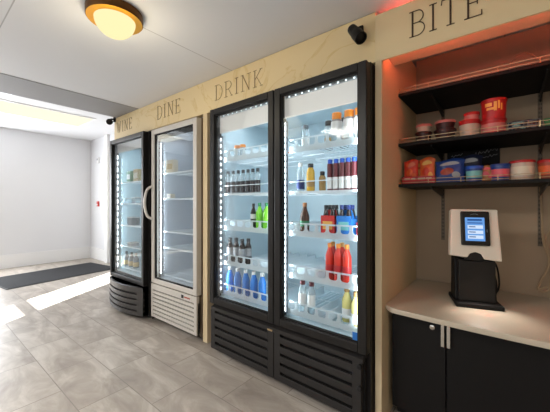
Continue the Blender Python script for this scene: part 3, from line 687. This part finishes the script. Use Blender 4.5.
tub('snack_cup', 0.036, 0.038, 0.045, M['bowl_pink'], M['tub_red'], None, (-0.158, YS+0.01, zm+0.1005), 'small red lidded cup stacked on the white snack cup', 'snack cup', 'red and white snack cups', lid_h=0.014)
tub('snack_bucket', 0.053, 0.056, 0.088, M['tub_red'], M['tub_red'], M['bowl_pink'], (-0.058, YS, zm), 'lower red snack bucket with pink band on the middle shelf', 'snack bucket', 'red snack buckets')
tub('snack_bucket', 0.053, 0.056, 0.105, M['tub_red'], M['tub_red'], None, (-0.057, YS, zm+0.0885), 'upper red snack bucket with gold print, topmost of the stack', 'snack bucket', 'red snack buckets', print_m=M['gold_print'])
# wire basket with packets
t = thing('wire_basket', 'low dark wire basket of packets right of the red buckets', 'basket', (0.068, YS+0.02, zm))
b = MB(); bx, by, bh = 0.062, 0.055, 0.052
for zz in (0.003, 0.027, bh): b.tube([(-bx, -by, zz), (bx, -by, zz), (bx, by, zz), (-bx, by, zz), (-bx, -by, zz)], 0.0018, M['steel_grey'], 6)
for k in range(9):
    x = -bx+2*bx*k/8
    for y in (-by, by): b.tube([(x, y, 0.003), (x, y, bh)], 0.0013, M['steel_grey'], 5)
for k in range(7): b.tube([(-bx, -by+2*by*k/6, 0.003), (bx, -by+2*by*k/6, 0.003)], 0.0013, M['steel_grey'], 5)
b.build('wire_frame', t)
def pouch(name, w, h, th, m, mprint, loc, rx, rz, label, cat, group=None, mprint2=None):
    """pillow bag with crimped ends, standing"""
    b = MB(); nu, nv = 14, 14; vs = []; ph = w*97+h*53
    def surf(u, v, sd, ex=0.0):
        k = (math.sin(PI*u)**0.5)*(math.sin(PI*v)**0.45) if 0 < u < 1 and 0 < v < 1 else 0.0
        cr = 0.0028*k*(math.sin(11*u+7*v+ph+sd)+math.sin(5*u-13*v+2*ph))            # crumples
        x = (u-0.5)*w*(1-0.09*math.sin(PI*v)+0.03*math.sin(9*v+ph)); z = v*h*(1+0.035*math.sin(6*u+ph)-0.05*(2*u-1)**2)
        return (x, sd*(th/2*k+0.0006+ex)+cr, z)
    for sd in (-1, 1):
        for j in range(nv+1):
            for i in range(nu+1): vs.append(surf(i/nu, j/nv, sd))
    fs = []; q = (nu+1)*(nv+1)
    for j in range(nv):
        for i in range(nu):
            a = j*(nu+1)+i; f = (a, a+1, a+nu+2, a+nu+1); fs.append(f); fs.append(tuple(q+x for x in reversed(f)))
    T = Matrix.Rotation(rx, 4, 'X'); vs = [T @ Vector(v) for v in vs]
    b.add(vs, fs, m); o = b.build(name, None, True); o.location = loc; o.rotation_euler.z = rz; tag(o, label, cat, group)
    p = MB(); ex = 0.0015; n = 5
    def sv(u, v): return T @ Vector(surf(u, v, -1, ex))
    for (u0, u1, v0, v1, mm) in ((0.18, 0.66, 0.30, 0.60, mprint), (0.15, 0.85, 0.70, 0.86, mprint2 or mprint), (0.60, 0.88, 0.18, 0.42, mprint2 or mprint)):
        def dm(a, b_):                                              # square -> disc
            a, b_ = 2*a/n-1, 2*b_/n-1
            return 0.5+0.5*a*math.sqrt(1-b_*b_/2), 0.5+0.5*b_*math.sqrt(1-a*a/2)
        g = []
        for j in range(n+1):
            for i in range(n+1): a_, c_ = dm(i, j); g.append(sv(u0+(u1-u0)*a_, v0+(v1-v0)*c_))
        p.add(g, [(j*(n+1)+i, j*(n+1)+i+1, (j+1)*(n+1)+i+1, (j+1)*(n+1)+i) for j in range(n) for i in range(n)], mm)
    p.build('print', o, True); return o
pouch('snack_packet', 0.085, 0.06, 0.02, M['foil_dark'], M['teal_print'], (0.045, YS+0.0, zm+0.006), -0.15, 0.1, 'dark packet with teal print in the wire basket, front', 'snack packet', 'packets in the wire basket')
pouch('snack_packet', 0.08, 0.07, 0.02, M['bowl_dark'], M['steel_grey'], (0.09, YS+0.04, zm+0.006), -0.2, -0.1, 'brown packet with grey print in the wire basket, back', 'snack packet', 'packets in the wire basket')
pouch('snack_packet', 0.11, 0.06, 0.03, M['green_pack'], M['teal_print'], (0.20, YS, zm), -0.2, 0.05, 'green packet right of the wire basket on the middle shelf', 'snack packet')
# lowest shelf
zl = ZS[2]+0.0195
t = thing('display_tray', 'open red cardboard tray holding orange snack bags, lowest shelf', 'tray', (-0.425, 1.99, zl))
b = MB(); w, d = 0.094, 0.05
b.box(-w, w, -d, d, 0, 0.003, M['tub_red']); b.box(-w, w, -d, -d+0.003, 0, 0.045, M['tub_red']); b.box(-w, w, d-0.003, d, 0, 0.045, M['tub_red'])
b.box(-w, -w+0.003, -d, d, 0, 0.045, M['tub_red']); b.box(w-0.003, w, -d, d, 0, 0.045, M['tub_red']); b.build('tray_box', t)
b = MB()
for x0, x1 in ((-0.08, -0.045), (-0.04, -0.015), (0.0, 0.04), (0.045, 0.075)): b.box(x0, x1, -d-0.001, -d, 0.026, 0.036, M['tub_white'])
b.build('printed_strip', t)
pouch('snack_bag', 0.086, 0.15, 0.032, M['foil_red'], M['foil_orange'], (-0.471, 1.968, zl+0.004), -0.03, 0.04, 'red snack bag at the left of the red tray', 'snack bag', 'orange and red snack bags', M['foil_orange'])
pouch('snack_bag', 0.088, 0.155, 0.030, M['foil_orange'], M['foil_red'], (-0.380, 1.970, zl+0.004), -0.03, -0.04, 'orange snack bag leaning at the right of the red tray', 'snack bag', 'orange and red snack bags', M['gold_print'])
pouch('snack_bag', 0.10, 0.145, 0.026, M['foil_orange'], M['gold_print'], (-0.425, 2.010, zl+0.004), -0.08, 0.0, 'orange snack bag at the back of the red tray', 'snack bag', 'orange and red snack bags')
pouch('snack_bag', 0.155, 0.14, 0.05, M['foil_blue'], M['tub_brown'], (-0.262, 1.965, zl), -0.14, 0.0, 'wide blue snack bag with brown picture beside the red tray', 'snack bag', 'blue snack bags', M['grey_label'])
pouch('snack_bag', 0.14, 0.165, 0.05, M['foil_dark'], M['foil_blue'], (-0.175, 2.05, zl), -0.12, 0.1, 'dark navy snack bag behind the wide blue bag', 'snack bag', 'blue snack bags', M['grey_label'])
tub('snack_tub', 0.036, 0.04, 0.085, M['foil_blue'], M['blue_cap'], M['teal_print'], (-0.142, 1.955, zl), 'blue snack tub with teal band left of the brown bag', 'snack tub', 'blue snack tubs')
tub('snack_tub', 0.038, 0.042, 0.088, M['foil_blue'], M['foil_blue'], M['pink_print'], (-0.028, 1.965, zl), 'blue snack tub with pink band right of the brown bag', 'snack tub', 'blue snack tubs')
pouch('snack_bag', 0.07, 0.085, 0.03, M['kraft'], M['pink_print'], (-0.086, 1.96, zl), -0.1, 0.0, 'small brown bag between two blue tubs', 'snack bag')
tub('snack_tub', 0.047, 0.051, 0.10, M['tub_white'], M['tub_red'], M['cream_box'], (0.062, 1.985, zl), 'cream tub with red lid on the lowest shelf', 'snack tub', lid_h=0.01)
tub('snack_tub', 0.045, 0.051, 0.095, M['tub_brown'], M['tub_red'], M['foil_orange'], (0.172, 1.985, zl), 'red brown tub right of the cream tub', 'snack tub', lid_h=0.012)
# chalk sign on the back wall
o = MB().box(-0.325, -0.035, NYB-0.016, NYB-0.001, 1.395, 1.575, M['black_matte']).build('chalkboard_sign', None, bevel=0.002); tag(o, 'black chalkboard sign with white script between the shelves', 'sign')
b = MB(); yy = NYB-0.017
for base, x0, n, h in ((1.515, -0.30, 4, 0.016), (1.52, -0.165, 7, 0.026), (1.488, -0.15, 6, 0.018)):
    pts = [(x0+k*0.006, yy, base + h*0.5*math.sin(k*1.9)*(0.6+0.4*math.sin(k*0.7)) + 0.0012*k) for k in range(n*3)]
    b.tube(smoothpath(pts, 4), 0.0013, M['chalk'], 5)
b.build('chalk_script', o)
# counter
cz = 0.64
poly = [(NX+0.001, 1.645)] + [(x, 1.605 - 0.022*math.cos((x+0.05)*2.6) + 0.02*max(0, -x-0.3)) for x in [-0.48+0.1*k for k in range(15)]] + [(1.0, 1.66), (1.0, NYB-0.001), (NX+0.001, NYB-0.001)]
o = MB().prism(poly, cz-0.026, cz, M['counter'], 'z').build('countertop', None, bevel=0.004); tag(o, 'beige laminate countertop with gently bowed front edge under the snack shelves', 'countertop')
t = thing('base_cabinet', 'black two door base cabinet under the beige countertop', 'cabinet', (-0.24, 1.69, 0))
MB().box(-0.265, 1.2, 0.022, 0.62, 0.06, cz-0.027, M['black_matte']).build('body', t)
MB().box(-0.255, 1.15, 0.07, 0.60, 0.0, 0.06, M['slot']).build('plinth', t)
for x0, x1, hx in ((-0.262, -0.003, -0.013), (0.003, 0.48, 0.013)):
    dd = MB().box(x0, x1, 0, 0.02, 0.07, cz-0.03, M['black_matte']).build('door', t, bevel=0.002)
    b = MB(); b.box(hx-0.008, hx+0.008, -0.022, -0.010, 0.475, 0.60, M['chrome'])
    for z in (0.49, 0.585): b.box(hx-0.005, hx+0.005, -0.012, 0.0, z-0.005, z+0.005, M['chrome'])
    b.build('handle', dd, bevel=0.002)
    if x0 < -0.1: MB().lathe([(0.013, 0), (0.013, 0.006), (0.009, 0.008)], M['chrome'], 18, T=Matrix.Translation((-0.062, 0.0, 0.556)) @ Matrix.Rotation(PI/2, 4, 'X')).build('lock', dd, True)
MB().box(0.486, 1.2, 0, 0.02, 0.07, cz-0.03, M['black_matte']).build('door', t, bevel=0.002)

# self-checkout kiosk
KR = math.radians(17)
t = thing('checkout_kiosk', 'white and black self checkout kiosk with lit screen on the countertop', 'kiosk', (-0.142, 1.985, cz+0.0005), KR)
MB().prism([(-0.112, -0.12), (0.104, -0.12), (0.104, 0.10), (-0.112, 0.10)], 0.0, 0.022, M['black_matte'], 'z').build('base', t, bevel=0.004)
b = MB(); b.prism([(-0.055, 0.022), (0.07, 0.022), (0.06, 0.25), (-0.02, 0.25)], -0.105, 0.09, M['black_matte'], 'x'); b.build('stand', t, bevel=0.006)
b = MB(); b.box(-0.092, 0.078, -0.075, -0.05, 0.022, 0.245, M['black']); b.build('front_plate', t, bevel=0.004)
TL = Matrix.Translation((-0.016, -0.06, 0.245)) @ Matrix.Rotation(math.radians(-9), 4, 'X')
b = MB()
out = [(-0.119, 0.022), (-0.038, 0.012), (-0.025, 0.035), (0.0, 0.044), (0.025, 0.035), (0.038, 0.008), (0.117, 0.0), (0.108, 0.275), (-0.109, 0.277)]
vs = [TL @ Vector((x, y, z)) for y in (-0.035, 0.03) for x, z in out]; n = len(out)
b.add(vs, [tuple(range(n)), tuple(reversed(range(n, 2*n)))] + [(i, n+i, n+(i+1) % n, (i+1) % n) for i in range(n)], M['kiosk_white'])
hdk = b.build('housing', t, bevel=0.006)
b = MB(); b.prism([(-0.05, 0.0), (0.045, 0.0), (0.03, 0.036), (0.0, 0.046), (-0.03, 0.036)], -0.03, 0.0, M['black'], 'y')
for i, v in enumerate(b.v): b.v[i] = tuple(TL @ Vector(v))
b.build('scanner', t, bevel=0.003)
tb = MB().box(-0.066, 0.066, -0.052, -0.0345, 0.078, 0.262, M['black'], TL).build('tablet', t, bevel=0.006)
b = MB().box(-0.047, 0.042, -0.0535, -0.052, 0.102, 0.228, M['screen'], TL)
b.box(-0.036, 0.03, -0.0542, -0.0535, 0.210, 0.220, M['screen_dark'], TL); b.box(-0.036, 0.032, -0.0542, -0.0535, 0.196, 0.201, M['screen_dark'], TL)
for z in (0.176, 0.148, 0.122):
    b.box(-0.036, 0.034, -0.0542, -0.0535, z-0.008, z+0.01, M['screen_light'], TL); b.box(-0.03, 0.0, -0.0546, -0.0542, z-0.001, z+0.004, M['screen_dark'], TL)
b.build('screen', t)
b = MB(); 
b.tube([tuple(TL @ Vector(p)) for p in [(-0.022, -0.0525, 0.242), (-0.01, -0.0525, 0.246), (0.002, -0.0525, 0.248), (0.014, -0.0525, 0.244)]], 0.0016, M['steel_grey'], 6)
b.tube([tuple(TL @ Vector(p)) for p in [(0.052, -0.0525, 0.15), (0.052, -0.0525, 0.165)]], 0.002, M['steel_grey'], 6); b.build('emblem', t)
b = MB()
b.tube(smoothpath([(0.07, -0.01, 0.26), (0.105, 0.0, 0.20), (0.115, 0.01, 0.09), (0.085, 0.03, 0.035), (0.06, 0.05, 0.03)]), 0.0045, M['black_matte'], 7)
b.tube(smoothpath([(0.06, 0.0, 0.27), (0.092, 0.02, 0.18), (0.102, 0.0, 0.11), (0.09, -0.02, 0.05), (0.075, 0.0, 0.025)]), 0.0045, M['black_matte'], 7)
b.build('cable', t, True)
kp = lambda v: Matrix.Translation((-0.142, 1.985, cz)) @ Matrix.Rotation(KR, 4, 'Z') @ Vector(v)
def spot(name, loc, target, power, col, ang, blend=0.5, r=0.01):
    l = bpy.data.lights.new(name, 'SPOT'); l.energy = power; l.color = col; l.spot_size = ang; l.spot_blend = blend; l.shadow_soft_size = r
    o = bpy.data.objects.new(name, l); C.objects.link(o); o.location = loc
    o.rotation_euler = (Vector(target)-Vector(loc)).to_track_quat('-Z', 'Y').to_euler(); return o
spot('scanner_light', kp((0, -0.10, 0.24)), kp((0.01, -0.22, 0.0)), 2.6, (1.0, 0.92, 0.85), math.radians(95), 0.9)
spot('scanner_beam', kp((0, -0.10, 0.239)), kp((0.0, -0.185, 0.0)), 1.6, (1.0, 0.08, 0.06), math.radians(18), 0.8, 0.004)

# cables of the niche
o = MB().tube(smoothpath([(0.155, 2.325, 1.29), (0.16, 2.31, 1.12), (0.165, 2.30, 0.98), (0.19, 2.29, 0.86), (0.16, 2.28, 0.76), (0.14, 2.27, 0.70), (0.18, 2.27, 0.72)], 8), 0.0055, M['tan_cable'], 7).build('power_cable', None, True); tag(o, 'tan cable dropping down the niche back wall to the counter', 'cable', 'tan cables on the niche wall')
o = MB().tube(smoothpath([(0.32, 2.325, 1.02), (0.22, 2.315, 1.05), (0.175, 2.31, 0.98), (0.20, 2.30, 0.85), (0.195, 2.29, 0.72), (0.17, 2.285, 0.685), (0.145, 2.285, 0.69)], 8), 0.005, M['tan_cable'], 7).build('power_cable', None, True); tag(o, 'tan cable arching over from the right of the niche wall', 'cable', 'tan cables on the niche wall')
b = MB().tube(smoothpath([(-0.02, 2.33, 1.93), (0.02, 2.31, 2.06), (0.08, 2.30, 2.10), (0.15, 2.30, 2.03), (0.175, 2.31, 1.95), (0.19, 2.325, 1.885)], 8), 0.004, M['tan_cable'], 7)
o = b.build('light_cable', None, True); tag(o, 'brown cable looping above the top shelf on the right', 'cable')
MB().box(0.135, 0.19, 2.295, 2.31, 2.005, 2.018, M['slot']).build('clip', o)
b = MB().box(-0.515, 1.1, 1.6015, 1.6105, 1.9745, 1.979, M['led_red']); o = b.build('led_light_strip'); tag(o, 'red led light strip tucked behind the lower lip of the header board', 'light strip')
b = MB().box(-0.5, 1.1, 1.70, 1.708, 2.2035, 2.211, M['led_red_soft']); o = b.build('led_light_strip'); tag(o, 'red led light strip lying on top of the header board', 'light strip')

# ------------------------------------------------------------------ ceiling lamps, mat, wall devices
LX, LY = -1.70, 0.72
t = thing('ceiling_lamp', 'round gold ceiling lamp with glowing opal glass globe', 'ceiling lamp', (LX, LY, CZ))
MB().lathe([(0.139, -0.044), (0.142, -0.04), (0.142, -0.002), (0.135, -0.0005)], M['bronze'], 48).build('rim', t, True)
MB().lathe([(0.138, -0.0445), (0.08, -0.040), (0.05, -0.038)], M['gold'], 48).build('dish', t, True)
R_ = 0.103; prof = [(R_*math.sin(a), -0.040-R_*math.cos(a)*0.92) for a in [PI/2*k/12 for k in range(1, 13)]]
MB().lathe(prof, M['globe'], 36).build('globe', t, True)
l = bpy.data.lights.new('lamp_bulb', 'POINT'); l.energy = 3.5; l.color = (1, 0.86, 0.62); l.shadow_soft_size = 0.11
o = bpy.data.objects.new('lamp_bulb', l); C.objects.link(o); o.location = (LX, LY, CZ-0.30)
def panel_light(x0, x1, y0, y1, m, label):
    t = thing('ceiling_light_panel', label, 'ceiling light', ((x0+x1)/2, (y0+y1)/2, FZ)); w, d = (x1-x0)/2, (y1-y0)/2
    b = MB(); frame_box(b, -w, w, -0.012, -0.0005, -d, d, 0.03, 0.03, 0.03, 0.03, M['trim_white'])
    b.v = [(x, z, y) for x, y, z in b.v]; b.build('frame', t)
    MB().box(-w+0.03, w-0.03, -d+0.03, d-0.03, -0.008, -0.003, m).build('diffuser', t)
panel_light(-6.05, -5.30, -0.6, 1.95, M['led_warm'], 'long warm ceiling light panel over the entrance')
panel_light(-5.22, -4.90, -0.4, 0.88, M['led_day'], 'small cool white ceiling light panel beside the warm one')
t = thing('entrance_mat', 'charcoal entrance mat lying along the white wall', 'mat', (-6.03, 1.55, 0.0005), math.radians(8))
MB().box(-0.50, 0.50, -0.76, 0.86, 0, 0.006, M['mat_edge']).build('rubber_border', t)
MB().box(-0.47, 0.47, -0.73, 0.83, 0.006, 0.010, M['mat']).build('pile', t)
o = MB().box(-6.86, -6.79, YB-0.035, YB-0.0005, 1.14, 1.25, M['alarm_red']).build('fire_alarm_pull', None, bevel=0.004); tag(o, 'red fire alarm pull box on the white wall by the entrance', 'fire alarm')
MB().box(-6.85, -6.80, YB-0.042, YB-0.035, 1.165, 1.19, M['white_label']).build('handle', o)
o = MB().box(-6.87, -6.78, YB-0.03, YB-0.0005, 2.06, 2.18, M['trim_white']).build('thermostat', None, bevel=0.004); tag(o, 'white thermostat high on the wall above the red alarm', 'thermostat')
MB().box(-6.855, -6.795, YB-0.033, YB-0.03, 2.12, 2.16, M['grey_label']).build('display', o)

# ------------------------------------------------------------------ light
sun = bpy.data.lights.new('sun', 'SUN'); sun.energy = 40; sun.color = (1, 0.97, 0.92); sun.angle = math.radians(0.7)
so = bpy.data.objects.new('sun', sun); C.objects.link(so)
el = math.radians(46); dh = Vector((0.508, -0.861, 0)).normalized()
so.rotation_euler = Vector((dh.x*math.cos(el), dh.y*math.cos(el), -math.sin(el))).to_track_quat('-Z', 'Y').to_euler()
area('added_west_daylight', (XF+0.02, 0.51, 1.35), (0.85, 1.65), 82, (PI/2, 0, -PI/2), (0.93, 0.96, 1.0))  # unseen daylight source added at the invented side opening
area('added_rear_daylight', (-0.4, YR+0.02, 1.35), (2.0, 1.7), 11, (PI/2, 0, 0), (0.97, 0.97, 1.0))  # soft daylight fill added at the unseen opening behind the camera
area('entrance_panel_light', (-5.67, 0.7, FZ-0.02), (0.7, 2.4), 7, (0, 0, 0), (1.0, 0.94, 0.82))
area('added_room_fill', (0.55, -0.5, CZ-0.01), (0.5, 0.5), 6, (0, 0, 0), (1.0, 0.93, 0.82))  # added fill behind the camera, reaches the niche side wall; no fixture modelled
area('added_room_fill', (-1.9, -0.9, CZ-0.01), (0.6, 0.6), 42, (0, 0, 0), (1.0, 0.95, 0.88))  # stronger added fill, brightens fascia and floor; no fixture modelled
w = bpy.data.worlds.new('world'); bpy.context.scene.world = w; w.use_nodes = True
nt = w.node_tree; bg = nt.nodes['Background']; sky = nt.nodes.new('ShaderNodeTexSky'); sky.sky_type = 'NISHITA'
sky.sun_disc = False; sky.sun_elevation = el; sky.sun_rotation = 0.5
nt.links.new(sky.outputs[0], bg.inputs[0]); bg.inputs[1].default_value = 0.12

# ------------------------------------------------------------------ camera
cam = bpy.data.cameras.new('camera'); co = bpy.data.objects.new('camera', cam); C.objects.link(co)
co.location = (0, 0, H); co.rotation_euler = (PI/2, 0, YAW)
cam.sensor_width = 36; cam.lens = 36*F/550; cam.shift_y = -2/550; cam.clip_start = 0.02
sc = bpy.context.scene; sc.camera = co
vs_ = sc.view_settings
vs_.view_transform = 'Standard'; vs_.look = 'None'; vs_.gamma = 1; vs_.use_curve_mapping = False; vs_.exposure = 0.45
